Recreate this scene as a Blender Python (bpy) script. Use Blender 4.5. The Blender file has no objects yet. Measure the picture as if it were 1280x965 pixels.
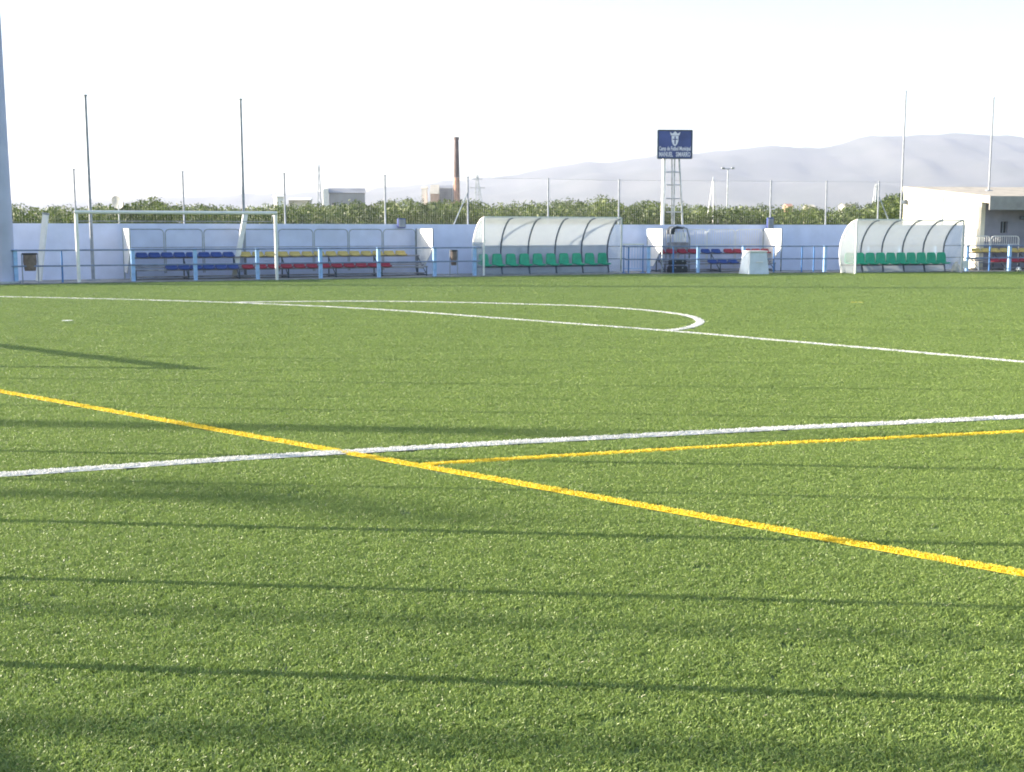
import bpy, bmesh, math, random
import numpy as np
from mathutils import Vector, Matrix
random.seed(7); rng = np.random.default_rng(11)
S = bpy.context.scene
COL = S.collection
R = math.radians

# ------------------------------------------------------------------ camera
CAM_H = 1.8; PITCH = R(7.39); FPX = 1500.0; W0, H0 = 1280.0, 965.0
cd = bpy.data.cameras.new('camera'); cam = bpy.data.objects.new('camera', cd); COL.objects.link(cam)
cam.location = (0, 0, CAM_H); cam.rotation_euler = (math.pi/2 - PITCH, 0, 0)
cd.sensor_fit = 'HORIZONTAL'; cd.sensor_width = 36.0; cd.lens = 36.0*FPX/W0
cd.clip_start = 0.1; cd.clip_end = 40000
S.camera = cam

# ------------------------------------------------------------------ sky, sun, exposure
SUN_EL = R(14.5); SUN_AZ = R(84.5)            # azimuth measured from the view direction (+Y) towards the left (-X)
sun_dir = Vector((-math.sin(SUN_AZ)*math.cos(SUN_EL), math.cos(SUN_AZ)*math.cos(SUN_EL), math.sin(SUN_EL)))
w = bpy.data.worlds.new('World'); S.world = w; w.use_nodes = True
nt = w.node_tree; bg = nt.nodes['Background']
sky = nt.nodes.new('ShaderNodeTexSky'); sky.sky_type = 'NISHITA'; sky.sun_disc = False
sky.sun_elevation = SUN_EL; sky.sun_rotation = -SUN_AZ
sky.air_density = 1.0; sky.dust_density = 2.0; sky.ozone_density = 1.5; sky.altitude = 0
nt.links.new(sky.outputs[0], bg.inputs[0]); bg.inputs[1].default_value = 0.098
sd = bpy.data.lights.new('sun', 'SUN'); sd.energy = 5.0; sd.angle = R(0.53); sd.color = (1.0, 0.90, 0.74)
so = bpy.data.objects.new('sun', sd); COL.objects.link(so); so.location = (-40, 10, 30)
so.rotation_euler = (-sun_dir).to_track_quat('-Z', 'Y').to_euler()
S.view_settings.view_transform = 'Standard'; S.view_settings.look = 'None'
S.view_settings.exposure = 2.05; S.view_settings.gamma = 1.0
S.cycles.volume_bounces = 1; S.cycles.max_bounces = 8; S.cycles.transparent_max_bounces = 24
S.cycles.filter_width = 1.9

# ------------------------------------------------------------------ pixel -> world helpers (photo pixels, 1280 x 965)
_cp, _sp = math.cos(PITCH), math.sin(PITCH)
def ray(px, py):
    x = (px - W0/2)/FPX; y = -(py - H0/2)/FPX
    return Vector((x, _cp + y*_sp, -_sp + y*_cp))
def G(px, py, z=0.0):                      # the point on the plane Z=z
    d = ray(px, py); t = (z - CAM_H)/d.z
    return Vector((d.x*t, d.y*t, z))
def A(px, py, Y):                          # the point at depth Y
    d = ray(px, py); t = Y/d.y
    return Vector((d.x*t, Y, CAM_H + d.z*t))

# ------------------------------------------------------------------ object helpers
def tag(o, label=None, cat=None, group=None, kind=None):
    if label: o['label'] = label
    if cat: o['category'] = cat
    if group: o['group'] = group
    if kind: o['kind'] = kind
    return o
def thing(name, label, cat, loc=(0, 0, 0), rz=0, group=None):
    o = bpy.data.objects.new(name, None); COL.objects.link(o); o.empty_display_size = .2
    o.location = loc; o.rotation_euler = (0, 0, rz)
    return tag(o, label, cat, group)
class MB:
    def __init__(s): s.v = []; s.f = []
    def add(s, vs, fs):
        b = len(s.v); s.v += [tuple(v) for v in vs]; s.f += [tuple(b+i for i in f) for f in fs]; return s
    def box(s, c, d, rz=0, taper=1.0, bev=0.0):
        hx, hy, hz = d[0]/2, d[1]/2, d[2]/2
        if bev > 0:
            return s.bbox(c, d, bev, rz)
        ca, sa = math.cos(rz), math.sin(rz); vs = []
        for z, t in ((-hz, 1), (hz, taper)):
            for x, y in ((-hx, -hy), (hx, -hy), (hx, hy), (-hx, hy)):
                x *= t; y *= t
                vs.append((c[0]+x*ca-y*sa, c[1]+x*sa+y*ca, c[2]+z))
        return s.add(vs, [(3,2,1,0),(4,5,6,7),(0,1,5,4),(1,2,6,5),(2,3,7,6),(3,0,4,7)])
    def bbox(s, c, d, b, rz=0):             # box with chamfered edges (octagonal section)
        hx, hy, hz = d[0]/2, d[1]/2, d[2]/2; ca, sa = math.cos(rz), math.sin(rz); vs = []
        for z, i in ((-hz, b), (-hz+b, 0), (hz-b, 0), (hz, b)):
            ex, ey = hx-i, hy-i; k = min(b, ex*.9, ey*.9)
            for x, y in ((-ex+k,-ey),(ex-k,-ey),(ex,-ey+k),(ex,ey-k),(ex-k,ey),(-ex+k,ey),(-ex,ey-k),(-ex,-ey+k)):
                vs.append((c[0]+x*ca-y*sa, c[1]+x*sa+y*ca, c[2]+z))
        fs = [tuple(range(7, -1, -1)), tuple(range(24, 32))]
        for l in range(3):
            for i in range(8):
                j = (i+1) % 8; fs.append((l*8+i, l*8+j, l*8+8+j, l*8+8+i))
        return s.add(vs, fs)
    def tube(s, p, q, r, r2=None, n=8):
        p = Vector(p); q = Vector(q); r2 = r if r2 is None else r2
        d = (q-p).normalized(); u = d.orthogonal().normalized(); v = d.cross(u); vs = []
        for c, rr in ((p, r), (q, r2)):
            for i in range(n):
                a = 2*math.pi*i/n; vs.append(c + u*math.cos(a)*rr + v*math.sin(a)*rr)
        fs = [(i, (i+1) % n, n+(i+1) % n, n+i) for i in range(n)]
        return s.add(vs, fs+[tuple(range(n-1, -1, -1)), tuple(range(n, 2*n))])
    def path(s, pts, r, n=8):
        for a, b in zip(pts, pts[1:]): s.tube(a, b, r, n=n)
        return s
    def beam(s, p, q, wd, ht, up=(0, 0, 1)):
        p = Vector(p); q = Vector(q); d = (q-p).normalized(); up = Vector(up)
        if abs(d.dot(up)) > .99: up = Vector((0, 1, 0))
        sx = d.cross(up).normalized(); sz = sx.cross(d); vs = []
        for c in (p, q):
            for a, b in ((-1,-1),(1,-1),(1,1),(-1,1)): vs.append(c + sx*a*wd/2 + sz*b*ht/2)
        return s.add(vs, [(3,2,1,0),(4,5,6,7),(0,1,5,4),(1,2,6,5),(2,3,7,6),(3,0,4,7)])
    def slab(s, poly, off):                 # a polygon thickened along the vector off
        n = len(poly); off = Vector(off); vs = [Vector(p) for p in poly] + [Vector(p)+off for p in poly]
        fs = [tuple(range(n)), tuple(range(2*n-1, n-1, -1))] + [((i+1) % n, i, n+i, n+(i+1) % n) for i in range(n)]
        return s.add(vs, fs)
    def lathe(s, c, prof, n=16):            # prof: (radius, z)
        vs = []; m = len(prof)
        for i in range(n):
            a = 2*math.pi*i/n
            for r, z in prof: vs.append((c[0]+r*math.cos(a), c[1]+r*math.sin(a), c[2]+z))
        fs = [(i*m+j, ((i+1) % n)*m+j, ((i+1) % n)*m+j+1, i*m+j+1) for i in range(n) for j in range(m-1)]
        return s.add(vs, fs)
    def mesh(s, name, smooth=False):
        me = bpy.data.meshes.new(name); me.from_pydata(s.v, [], s.f)
        bm = bmesh.new(); bm.from_mesh(me); bmesh.ops.recalc_face_normals(bm, faces=bm.faces); bm.to_mesh(me); bm.free()
        if smooth:
            me.polygons.foreach_set('use_smooth', [True]*len(me.polygons))
            try: me.set_sharp_from_angle(angle=R(38))
            except Exception: pass
        me.update(); return me
    def build(s, name, mat, parent=None, smooth=False, kind=None, label=None):
        me = s.mesh(name, smooth); me.materials.append(mat)
        o = bpy.data.objects.new(name, me); COL.objects.link(o)
        if parent: o.parent = parent
        return tag(o, label=label, kind=kind)
def inst(name, me, parent, loc, rz=0, label=None):
    o = bpy.data.objects.new(name, me); COL.objects.link(o); o.parent = parent; o.location = loc
    o.rotation_euler = (0, 0, rz)
    return tag(o, label=label)

# ------------------------------------------------------------------ materials
def mat(name, col, rough=.6, metal=0, var=.12, scale=3.0, col2=None, bump=0, bscale=40, spec=.5, coords='Object', detail=4):
    m = bpy.data.materials.new(name); m.use_nodes = True; n = m.node_tree.nodes; l = m.node_tree.links
    b = n['Principled BSDF']; b.inputs['Roughness'].default_value = rough; b.inputs['Metallic'].default_value = metal
    b.inputs['Specular IOR Level'].default_value = spec
    tc = n.new('ShaderNodeTexCoord'); nz = n.new('ShaderNodeTexNoise'); nz.inputs['Scale'].default_value = scale
    nz.inputs['Detail'].default_value = detail; l.new(tc.outputs[coords], nz.inputs['Vector'])
    mx = n.new('ShaderNodeMix'); mx.data_type = 'RGBA'
    c2 = col2 if col2 else tuple(c*(1-2.2*var) for c in col)
    mx.inputs['A'].default_value = (*c2, 1); mx.inputs['B'].default_value = (*[min(1, c*(1+.3*var)) for c in col], 1)
    mr = n.new('ShaderNodeMapRange'); mr.inputs[1].default_value = .3; mr.inputs[2].default_value = .65
    l.new(nz.outputs['Fac'], mr.inputs[0]); l.new(mr.outputs[0], mx.inputs['Factor']); l.new(mx.outputs['Result'], b.inputs['Base Color'])
    if bump:
        bn = n.new('ShaderNodeBump'); bn.inputs['Strength'].default_value = bump; bn.inputs['Distance'].default_value = .02
        z2 = n.new('ShaderNodeTexNoise'); z2.inputs['Scale'].default_value = bscale; z2.inputs['Detail'].default_value = 5
        l.new(tc.outputs[coords], z2.inputs['Vector']); l.new(z2.outputs['Fac'], bn.inputs['Height']); l.new(bn.outputs[0], b.inputs['Normal'])
    return m
M = {}
M['wall'] = mat('wall_paint', (.70, .75, .95), .8, var=.05, scale=1.6, bump=.3, bscale=14, detail=6)
M['wall_cap'] = mat('wall_cap_cement', (.50, .50, .55), .9, var=.2, scale=2)
M['white'] = mat('white_paint', (.80, .80, .78), .45, var=.06, scale=4)
M['post'] = mat('pale_blue_paint', (.33, .53, .84), .4, var=.08, scale=5)
M['blue'] = mat('blue_paint', (.06, .20, .50), .4, var=.12, scale=4)
M['railblue'] = mat('rail_paint', (.20, .26, .40), .4, var=.15, scale=4)
M['steel'] = mat('galvanised_steel', (.42, .46, .50), .42, .7, var=.15, scale=5)
M['darksteel'] = mat('dark_steel', (.10, .13, .17), .45, .4, var=.2, scale=5)
M['grey'] = mat('grey_paint', (.30, .33, .38), .55, var=.15, scale=4)
M['black'] = mat('black_plastic', (.025, .03, .04), .5, var=.2, scale=6)
M['green'] = mat('green_seat_plastic', (.012, .35, .20), .38, var=.1, scale=6)
M['sblue'] = mat('blue_seat_plastic', (.03, .07, .26), .38, var=.12, scale=6)
M['syel'] = mat('yellow_seat_plastic', (.58, .44, .14), .4, var=.12, scale=6)
M['sred'] = mat('red_seat_plastic', (.34, .03, .05), .4, var=.15, scale=6)
M['plank'] = mat('plank_grey', (.34, .33, .36), .7, var=.25, scale=3)
M['concrete'] = mat('concrete', (.36, .35, .33), .9, var=.16, scale=1.4, bump=.4, bscale=30, coords='Object')
M['kerb'] = mat('kerb_concrete', (.30, .30, .29), .9, var=.2, scale=3, bump=.3)
M['soil'] = mat('field_soil', (.20, .17, .10), .95, col2=(.09, .12, .04), scale=.05, bump=.4, bscale=.8)
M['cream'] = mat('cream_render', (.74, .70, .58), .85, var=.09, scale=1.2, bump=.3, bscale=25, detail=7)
M['shade'] = mat('shade_toned_render', (.25, .25, .30), .85, var=.1, scale=1.5, bump=.3, bscale=25)  # cream render darkened to grey, so the front's shade is in its colour
M['roofslab'] = mat('roof_slab', (.50, .44, .36), .85, var=.15, scale=2)
M['mast'] = mat('mast_paint', (.46, .49, .66), .6, var=.1, scale=.8)
M['fasc'] = mat('fascia_grey', (.34, .33, .32), .85, var=.12, scale=2)
M['brick'] = mat('brick_far', (.42, .23, .17), .9, var=.25, scale=.4)
M['brick2'] = mat('brick_dark_far', (.16, .12, .12), .9, var=.25, scale=.4)
M['farwall'] = mat('far_render', (.60, .55, .47), .9, var=.15, scale=.2)
M['fargrey'] = mat('far_grey_cladding', (.30, .31, .35), .7, var=.15, scale=.3)
M['pink'] = mat('far_pink_render', (.62, .42, .32), .9, var=.15, scale=.3)
M['bin'] = mat('bin_brown', (.20, .15, .13), .6, var=.2, scale=6)
M['trunk'] = mat('bark', (.10, .075, .05), .95, var=.3, scale=6, bump=.5)
M['sign'] = mat('sign_blue', (.07, .10, .30), .35, var=.15, scale=1.2)
M['signtext'] = mat('sign_lettering', (.72, .74, .82), .5, var=.03)
M['window'] = mat('window_glass', (.05, .06, .08), .12, var=.2, scale=2)
M['hill'] = mat('mountain_scrub', (.09, .09, .085), .95, col2=(.04, .05, .04), scale=.004, bump=.8, bscale=.01, detail=9)
M['tub'] = mat('pale_blue_plastic', (.64, .71, .80), .45, var=.07, scale=3)
M['sack'] = mat('cream_sack_cloth', (.62, .55, .48), .9, var=.2, scale=9)

# polycarbonate: pale, lets part of the light through
pc = bpy.data.materials.new('polycarbonate'); pc.use_nodes = True
n = pc.node_tree.nodes; l = pc.node_tree.links; pb = n['Principled BSDF']
pb.inputs['Base Color'].default_value = (.62, .64, .65, 1); pb.inputs['Roughness'].default_value = .28
tl = n.new('ShaderNodeBsdfTranslucent'); tl.inputs[0].default_value = (.62, .64, .64, 1)
tp = n.new('ShaderNodeBsdfTransparent'); tp.inputs[0].default_value = (.92, .95, .97, 1)
m1 = n.new('ShaderNodeMixShader'); m1.inputs[0].default_value = .5; m2 = n.new('ShaderNodeMixShader')
nz = n.new('ShaderNodeTexNoise'); nz.inputs['Scale'].default_value = 1.6; nz.inputs['Detail'].default_value = 5
tcn = n.new('ShaderNodeTexCoord'); mr = n.new('ShaderNodeMapRange'); mr.inputs[3].default_value = .42; mr.inputs[4].default_value = .60
l.new(tcn.outputs['Object'], nz.inputs['Vector']); l.new(nz.outputs['Fac'], mr.inputs[0]); l.new(mr.outputs[0], m2.inputs[0])
l.new(pb.outputs[0], m1.inputs[1]); l.new(tl.outputs[0], m1.inputs[2]); l.new(m1.outputs[0], m2.inputs[1]); l.new(tp.outputs[0], m2.inputs[2])
l.new(m2.outputs[0], n['Material Output'].inputs['Surface'])
M['poly'] = pc
pe = pc.copy(); pe.name = 'clear_polycarbonate'; M['polyclear'] = pe
for q in pe.node_tree.nodes:
    if q.type == 'MAP_RANGE': q.inputs[3].default_value = .72; q.inputs[4].default_value = .86

def foliage(name, dark, light, attr='tint', pale=None, rough=.5, trans=.3, patch=0.0, rand=.35):
    m = bpy.data.materials.new(name); m.use_nodes = True; n = m.node_tree.nodes; l = m.node_tree.links
    b = n['Principled BSDF']; b.inputs['Roughness'].default_value = rough
    a = n.new('ShaderNodeAttribute'); a.attribute_name = attr
    oi = n.new('ShaderNodeObjectInfo')
    ma = n.new('ShaderNodeMath'); ma.operation = 'MULTIPLY_ADD'; ma.inputs[1].default_value = rand; l.new(oi.outputs['Random'], ma.inputs[0])
    mb = n.new('ShaderNodeMath'); mb.operation = 'MULTIPLY'; mb.inputs[1].default_value = 1-rand; l.new(a.outputs['Fac'], mb.inputs[0]); l.new(mb.outputs[0], ma.inputs[2])
    fac = ma.outputs[0]
    if patch:
        ge = n.new('ShaderNodeNewGeometry'); nz = n.new('ShaderNodeTexNoise'); nz.inputs['Scale'].default_value = .55; nz.inputs['Detail'].default_value = 6
        l.new(ge.outputs['Position'], nz.inputs['Vector'])
        mc = n.new('ShaderNodeMath'); mc.operation = 'MULTIPLY_ADD'; mc.inputs[1].default_value = patch; l.new(nz.outputs['Fac'], mc.inputs[0]); l.new(fac, mc.inputs[2])
        md = n.new('ShaderNodeMath'); md.operation = 'SUBTRACT'; md.inputs[1].default_value = patch*.5; l.new(mc.outputs[0], md.inputs[0]); fac = md.outputs[0]
    mx = n.new('ShaderNodeMix'); mx.data_type = 'RGBA'; mx.inputs['A'].default_value = (*dark, 1); mx.inputs['B'].default_value = (*light, 1)
    l.new(fac, mx.inputs['Factor']); out = mx.outputs['Result']
    if pale:  # a few blades coloured pale to imitate glints of sun
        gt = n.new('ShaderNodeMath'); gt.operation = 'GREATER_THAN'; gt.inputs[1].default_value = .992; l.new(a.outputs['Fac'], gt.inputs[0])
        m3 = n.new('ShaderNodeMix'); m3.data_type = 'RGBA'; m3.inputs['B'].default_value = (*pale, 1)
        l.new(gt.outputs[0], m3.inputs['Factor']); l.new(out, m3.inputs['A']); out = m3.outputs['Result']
    l.new(out, b.inputs['Base Color'])
    t = n.new('ShaderNodeBsdfTranslucent'); l.new(out, t.inputs[0]); ms = n.new('ShaderNodeMixShader'); ms.inputs[0].default_value = trans
    l.new(b.outputs[0], ms.inputs[1]); l.new(t.outputs[0], ms.inputs[2]); l.new(ms.outputs[0], n['Material Output'].inputs['Surface'])
    return m
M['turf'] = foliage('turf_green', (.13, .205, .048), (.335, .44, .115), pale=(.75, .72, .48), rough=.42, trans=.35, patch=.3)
M['turfw'] = foliage('turf_white', (.62, .62, .58), (.82, .82, .80), rough=.5, trans=.2)
M['turfy'] = foliage('turf_yellow', (.78, .58, .03), (.92, .76, .09), rough=.5, trans=.2)
M['leaf'] = foliage('orchard_leaf', (.018, .045, .01), (.14, .19, .035), rough=.55, trans=.35, rand=.3)
M['palm'] = foliage('palm_leaf', (.02, .045, .02), (.06, .10, .035), rough=.5, trans=.2)
# the turf's backing, seen between and beyond the fibres
M['pitch'] = mat('turf_backing', (.11, .16, .045), .9, col2=(.06, .095, .03), scale=1.5, bump=.15, bscale=60, detail=9)
M['linew'] = mat('line_white_backing', (.75, .75, .72), .8, var=.1, scale=20)
M['liney'] = mat('line_yellow_backing', (.84, .64, .04), .8, var=.1, scale=20)

# ------------------------------------------------------------------ layout of the pitch edge
K0, K1, K2 = G(0, 356), G(790, 342.5), G(1280, 339.5)
d01 = (K1-K0).normalized(); d12 = (K2-K1).normalized()
K0 = K0 - d01*26; K2 = K2 + d12*22
def nrm(d): return Vector((-d.y, d.x, 0))       # points away from the camera
nb01, nb12 = nrm(d01), nrm(d12); nmid = (nb01+nb12).normalized()
def edge(off):                                  # the edge polyline moved back by off
    k = 1/nmid.dot(nb01)
    return [K0+nb01*off, K1+nmid*off*k, K2+nb12*off]
def col(px, off):                               # where the column px crosses that polyline
    P = edge(off); r = ray(px, 300); r.z = 0
    best = None
    for a, b in ((P[0], P[1]), (P[1], P[2])):
        e = b-a; den = r.x*e.y - r.y*e.x
        t = (a.x*e.y - a.y*e.x)/den; s = (a.x*r.y - a.y*r.x)/den
        if -1e-3 <= s <= 1.001 and t > 0: best = Vector((r.x*t, r.y*t, 0)); break
    return best
def lenalong(p, th, px):                        # distance from p along th until column px
    r = ray(px, 300); e = Vector((math.cos(th), math.sin(th), 0))
    return (r.x*p.y - r.y*p.x)/(e.x*r.y - e.y*r.x)
TH1 = math.atan2(d01.y, d01.x); TH2 = math.atan2(d12.y, d12.x)

def sheet(name, pts, z, m, kind='structure'):
    mb = MB(); mb.add([(p[0], p[1], z) for p in pts], [tuple(range(len(pts)))])
    return mb.build(name, m, kind=kind)
# ground to the horizon
sheet('ground', [(-9000, -400), (9000, -400), (9000, 9000), (-9000, 9000)], -.08, M['soil'])
e0 = edge(-.16)
sheet('football_pitch', [(-60, -30), (70, -30), (70, e0[2].y), e0[2], e0[1], e0[0], (-60, e0[0].y)], 0.0, M['pitch'])
def ribbon(name, a, b, z, m, h=.1, parent=None):
    mb = MB()
    for i in range(2):
        mb.slab([(a[i].x, a[i].y, z), (a[i+1].x, a[i+1].y, z), (b[i+1].x, b[i+1].y, z), (b[i].x, b[i].y, z)], (0, 0, h))
    return mb.build(name, m, parent, kind=None if parent else 'structure')
ribbon('kerb', edge(-.16), edge(.06), -.05, M['kerb'], .09)
WOFF = 3.0
ribbon('walkway', edge(.06), edge(WOFF), -.05, M['concrete'], .07)

# ------------------------------------------------------------------ pitch markings
def strip_pts(pts, wd):
    L, Rr = [], []
    for i, p in enumerate(pts):
        a = pts[max(0, i-1)]; b = pts[min(len(pts)-1, i+1)]; d = (b-a).normalized(); q = nrm(d)
        L.append(p+q*wd/2); Rr.append(p-q*wd/2)
    return L, Rr
def spline(pp, sub=10):
    P = [Vector(p) for p in pp]; P = [P[0]*2-P[1]]+P+[P[-1]*2-P[-2]]; out = []
    for i in range(1, len(P)-2):
        for k in range(sub):
            t = k/sub; a, b, c, d = P[i-1], P[i], P[i+1], P[i+2]
            out.append(.5*((2*b)+(c-a)*t+(2*a-5*b+4*c-d)*t*t+(3*b-a-3*c+d)*t**3))
    return out+[P[-2]]
def ext(pts, a, b):
    p0 = pts[0]+(pts[0]-pts[1]).normalized()*a; p1 = pts[-1]+(pts[-1]-pts[-2]).normalized()*b
    return [p0]+pts+[p1]
CURVE = ext(spline([G(*p) for p in [(0,371),(160,374.6),(320,379.7),(480,387.5),(640,399.2),(840,414.2),(960,424.7),(1120,438.5),(1280,453)]]), 14, 9)
ARC = spline([G(*p) for p in [(296,378.2),(360,377.5),(440,377),(520,377.6),(600,379),(660,380.7),(720,382.6),(780,386),(830,390.6),(862,395.6),(875,402),(868,407.5),(852,411.5),(832,413.6)]], 8)
HALF = ext([G(0,595.3), G(320,573.3), G(640,554.6), G(960,537.8), G(1280,522.3)], 8, 12)
YL = ext([G(0,490), G(640,604), G(1280,719)], 10, 6)
YS = ext([G(534,581), G(900,559), G(1280,540.2)], .0, 12)
LINES = [('white_line', CURVE, .17, 'w', 'long curved white pitch line sweeping across the far half', .004),
         ('white_arc', ARC, .17, 'w', 'thin white arc bulging beyond the long curved line', .008),
         ('white_line', HALF, .17, 'w', 'straight white line crossing the middle of the pitch', .012),
         ('yellow_line', YL, .115, 'y', 'long yellow line running diagonally down to the right', .008),
         ('yellow_line', YS, .10, 'y', 'short yellow line branching right from the diagonal one', .004)]
# ---- fibre tufts (instanced)
def tuft(seed, nb, rad, hmin, hmax, wd):
    r = random.Random(seed); v = []; f = []; tint = []
    for _ in range(nb):
        a = r.random()*6.283; q = rad*math.sqrt(r.random()); x, y = q*math.cos(a), q*math.sin(a)
        h = r.uniform(hmin, hmax); ln = r.uniform(.2, 1.3)*h; da = r.random()*6.283; dx, dy = math.cos(da), math.sin(da)
        fa = r.random()*6.283; wx, wy = math.cos(fa)*wd/2, math.sin(fa)*wd/2; b = len(v)
        v += [(x-wx, y-wy, 0), (x+wx, y+wy, 0), (x+dx*ln*.35+wx, y+dy*ln*.35+wy, h*.65), (x+dx*ln*.35-wx, y+dy*ln*.35-wy, h*.65),
              (x+dx*ln+wx*.4, y+dy*ln+wy*.4, h), (x+dx*ln-wx*.4, y+dy*ln-wy*.4, h)]
        f += [(b, b+1, b+2, b+3), (b+3, b+2, b+4, b+5)]; t = r.random(); tint += [t]*6
    me = bpy.data.meshes.new('tuft'); me.from_pydata(v, [], f)
    at = me.attributes.new('tint', 'FLOAT', 'POINT'); at.data.foreach_set('value', tint); return me
def tuft_collection(name, material, n, *a):
    c = bpy.data.collections.new(name)
    for i in range(n):
        me = tuft(hash(name) % 1000*0 + i*17+n, *a); me.materials.append(material)
        c.objects.link(bpy.data.objects.new('tuft_source', me))
    return c
def scatter(name, P, scl, coll, parent=None):
    me = bpy.data.meshes.new(name); me.from_pydata([], [], [])
    me.vertices.add(len(P)); me.vertices.foreach_set('co', np.asarray(P, dtype=np.float32).ravel())
    a = me.attributes.new('rz', 'FLOAT', 'POINT'); a.data.foreach_set('value', rng.uniform(0, 6.283, len(P)).astype(np.float32))
    a = me.attributes.new('scl', 'FLOAT', 'POINT'); a.data.foreach_set('value', np.asarray(scl, dtype=np.float32))
    o = bpy.data.objects.new(name, me); COL.objects.link(o)
    if parent: o.parent = parent
    g = bpy.data.node_groups.new(name, 'GeometryNodeTree')
    g.interface.new_socket('Geometry', in_out='INPUT', socket_type='NodeSocketGeometry'); g.interface.new_socket('Geometry', in_out='OUTPUT', socket_type='NodeSocketGeometry')
    N = g.nodes; L = g.links; gi = N.new('NodeGroupInput'); go = N.new('NodeGroupOutput')
    ip = N.new('GeometryNodeInstanceOnPoints'); ci = N.new('GeometryNodeCollectionInfo'); ci.inputs['Collection'].default_value = coll
    ci.inputs['Separate Children'].default_value = True; ci.inputs['Reset Children'].default_value = True
    ip.inputs['Pick Instance'].default_value = True
    na = N.new('GeometryNodeInputNamedAttribute'); na.data_type = 'FLOAT'; na.inputs['Name'].default_value = 'rz'
    nb = N.new('GeometryNodeInputNamedAttribute'); nb.data_type = 'FLOAT'; nb.inputs['Name'].default_value = 'scl'
    cx = N.new('ShaderNodeCombineXYZ'); L.new(na.outputs['Attribute'], cx.inputs['Z']); L.new(cx.outputs[0], ip.inputs['Rotation'])
    mm = N.new('ShaderNodeMath'); mm.operation = 'MINIMUM'; mm.inputs[1].default_value = 1.15; L.new(nb.outputs['Attribute'], mm.inputs[0])
    cs = N.new('ShaderNodeCombineXYZ'); L.new(nb.outputs['Attribute'], cs.inputs[0]); L.new(nb.outputs['Attribute'], cs.inputs[1]); L.new(mm.outputs[0], cs.inputs[2])
    L.new(cs.outputs[0], ip.inputs['Scale'])
    L.new(gi.outputs[0], ip.inputs['Points']); L.new(ci.outputs[0], ip.inputs['Instance']); L.new(ip.outputs[0], go.inputs[0])
    md = o.modifiers.new('fibres', 'NODES'); md.node_group = g
    return tag(o, kind='stuff')
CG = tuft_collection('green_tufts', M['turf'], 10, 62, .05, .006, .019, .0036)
CW = tuft_collection('white_tufts', M['turfw'], 4, 16, .026, .005, .014, .0050)
CY = tuft_collection('yellow_tufts', M['turfy'], 4, 16, .022, .006, .015, .0050)
# points, coarser with distance
ys = []; 
def gen(y0, y1, dens0):
    ym = (y0+y1)/2; s = max(1, ym/9); d = dens0/s**1.8; half = .47*y1+2.5
    nn = int(d*(y1-y0)*2*half)
    x = rng.uniform(-half, half, nn); y = rng.uniform(y0, y1, nn); return np.c_[x, y], np.full(nn, s)*rng.uniform(.8, 1.2, nn)
PP = []; SS = []; y0 = 2.9
while y0 < 54:
    y1 = y0*1.09; p, s = gen(y0, y1, 800); PP.append(p); SS.append(s); y0 = y1
PP = np.vstack(PP); SS = np.concatenate(SS)
keep = np.ones(len(PP), bool)
for a, b in ((e0[0], e0[1]), (e0[1], e0[2])):               # nothing behind the pitch edge
    q = nrm((b-a).normalized()); keep &= ((PP[:, 0]-a.x)*q.x + (PP[:, 1]-a.y)*q.y) < -.06*SS
for nm, pts, wd, c, lab, z in LINES:
    for a, b in zip(pts, pts[1:]):
        e = np.array([b.x-a.x, b.y-a.y]); L2 = (e**2).sum(); rel = PP-np.array([a.x, a.y])
        t = np.clip((rel@e)/L2, 0, 1); d = np.linalg.norm(rel-t[:, None]*e, axis=1)
        keep &= ~(d < wd/2 + .042*SS)
SPOT = G(84, 401.3)
keep &= np.linalg.norm(PP-np.array([SPOT.x, SPOT.y]), axis=1) > .18
PP = PP[keep]; SS = SS[keep]
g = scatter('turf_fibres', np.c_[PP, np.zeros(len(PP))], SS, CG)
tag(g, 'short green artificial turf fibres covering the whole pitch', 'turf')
for nm, pts, wd, c, lab, z in LINES:
    L_, R_ = strip_pts(pts, wd); k = len(pts)
    mb = MB(); mb.add([(p.x, p.y, z) for p in L_+R_], [(i, i+1, k+i+1, k+i) for i in range(k-1)])
    o = mb.build(nm, M['linew'] if c == 'w' else M['liney'], kind='structure', label=lab)
    Q = []; S2 = []
    for a, b in zip(pts, pts[1:]):
        ln = (b-a).length; q = nrm((b-a).normalized()); t = 0
        while t < ln:
            p = a+(b-a)*(t/ln); s = max(1, p.y/9)
            if p.y > 2.5 and abs(p.x) < .5*p.y+2:
                n_ = max(3, int(9/s))
                for _ in range(n_):
                    sc = min(s, wd/2/.03); off = random.uniform(-1, 1)*max(.0, wd/2-.022*sc)
                    r_ = p+q*off+(b-a).normalized()*random.uniform(-.03, .03)*s; Q.append((r_.x, r_.y, z)); S2.append(sc*random.uniform(.8, 1.1))
            t += .03*s
    f = scatter('line_fibres', Q, S2, CW if c == 'w' else CY, o)
# penalty spot and the little yellow dash far away
mb = MB(); mb.lathe((SPOT.x, SPOT.y, 0), [(0, .014), (.10, .014), (.13, .004)], 20); mb.build('penalty_spot', M['linew'], kind='structure')
a, b = G(1063, 378.3), G(1079, 378.6); L_, R_ = strip_pts([a, b], .13)
mb = MB(); mb.slab([L_[0], L_[1], R_[1], R_[0]], (0, 0, .016)); mb.build('yellow_mark', M['liney'], kind='structure')

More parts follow.
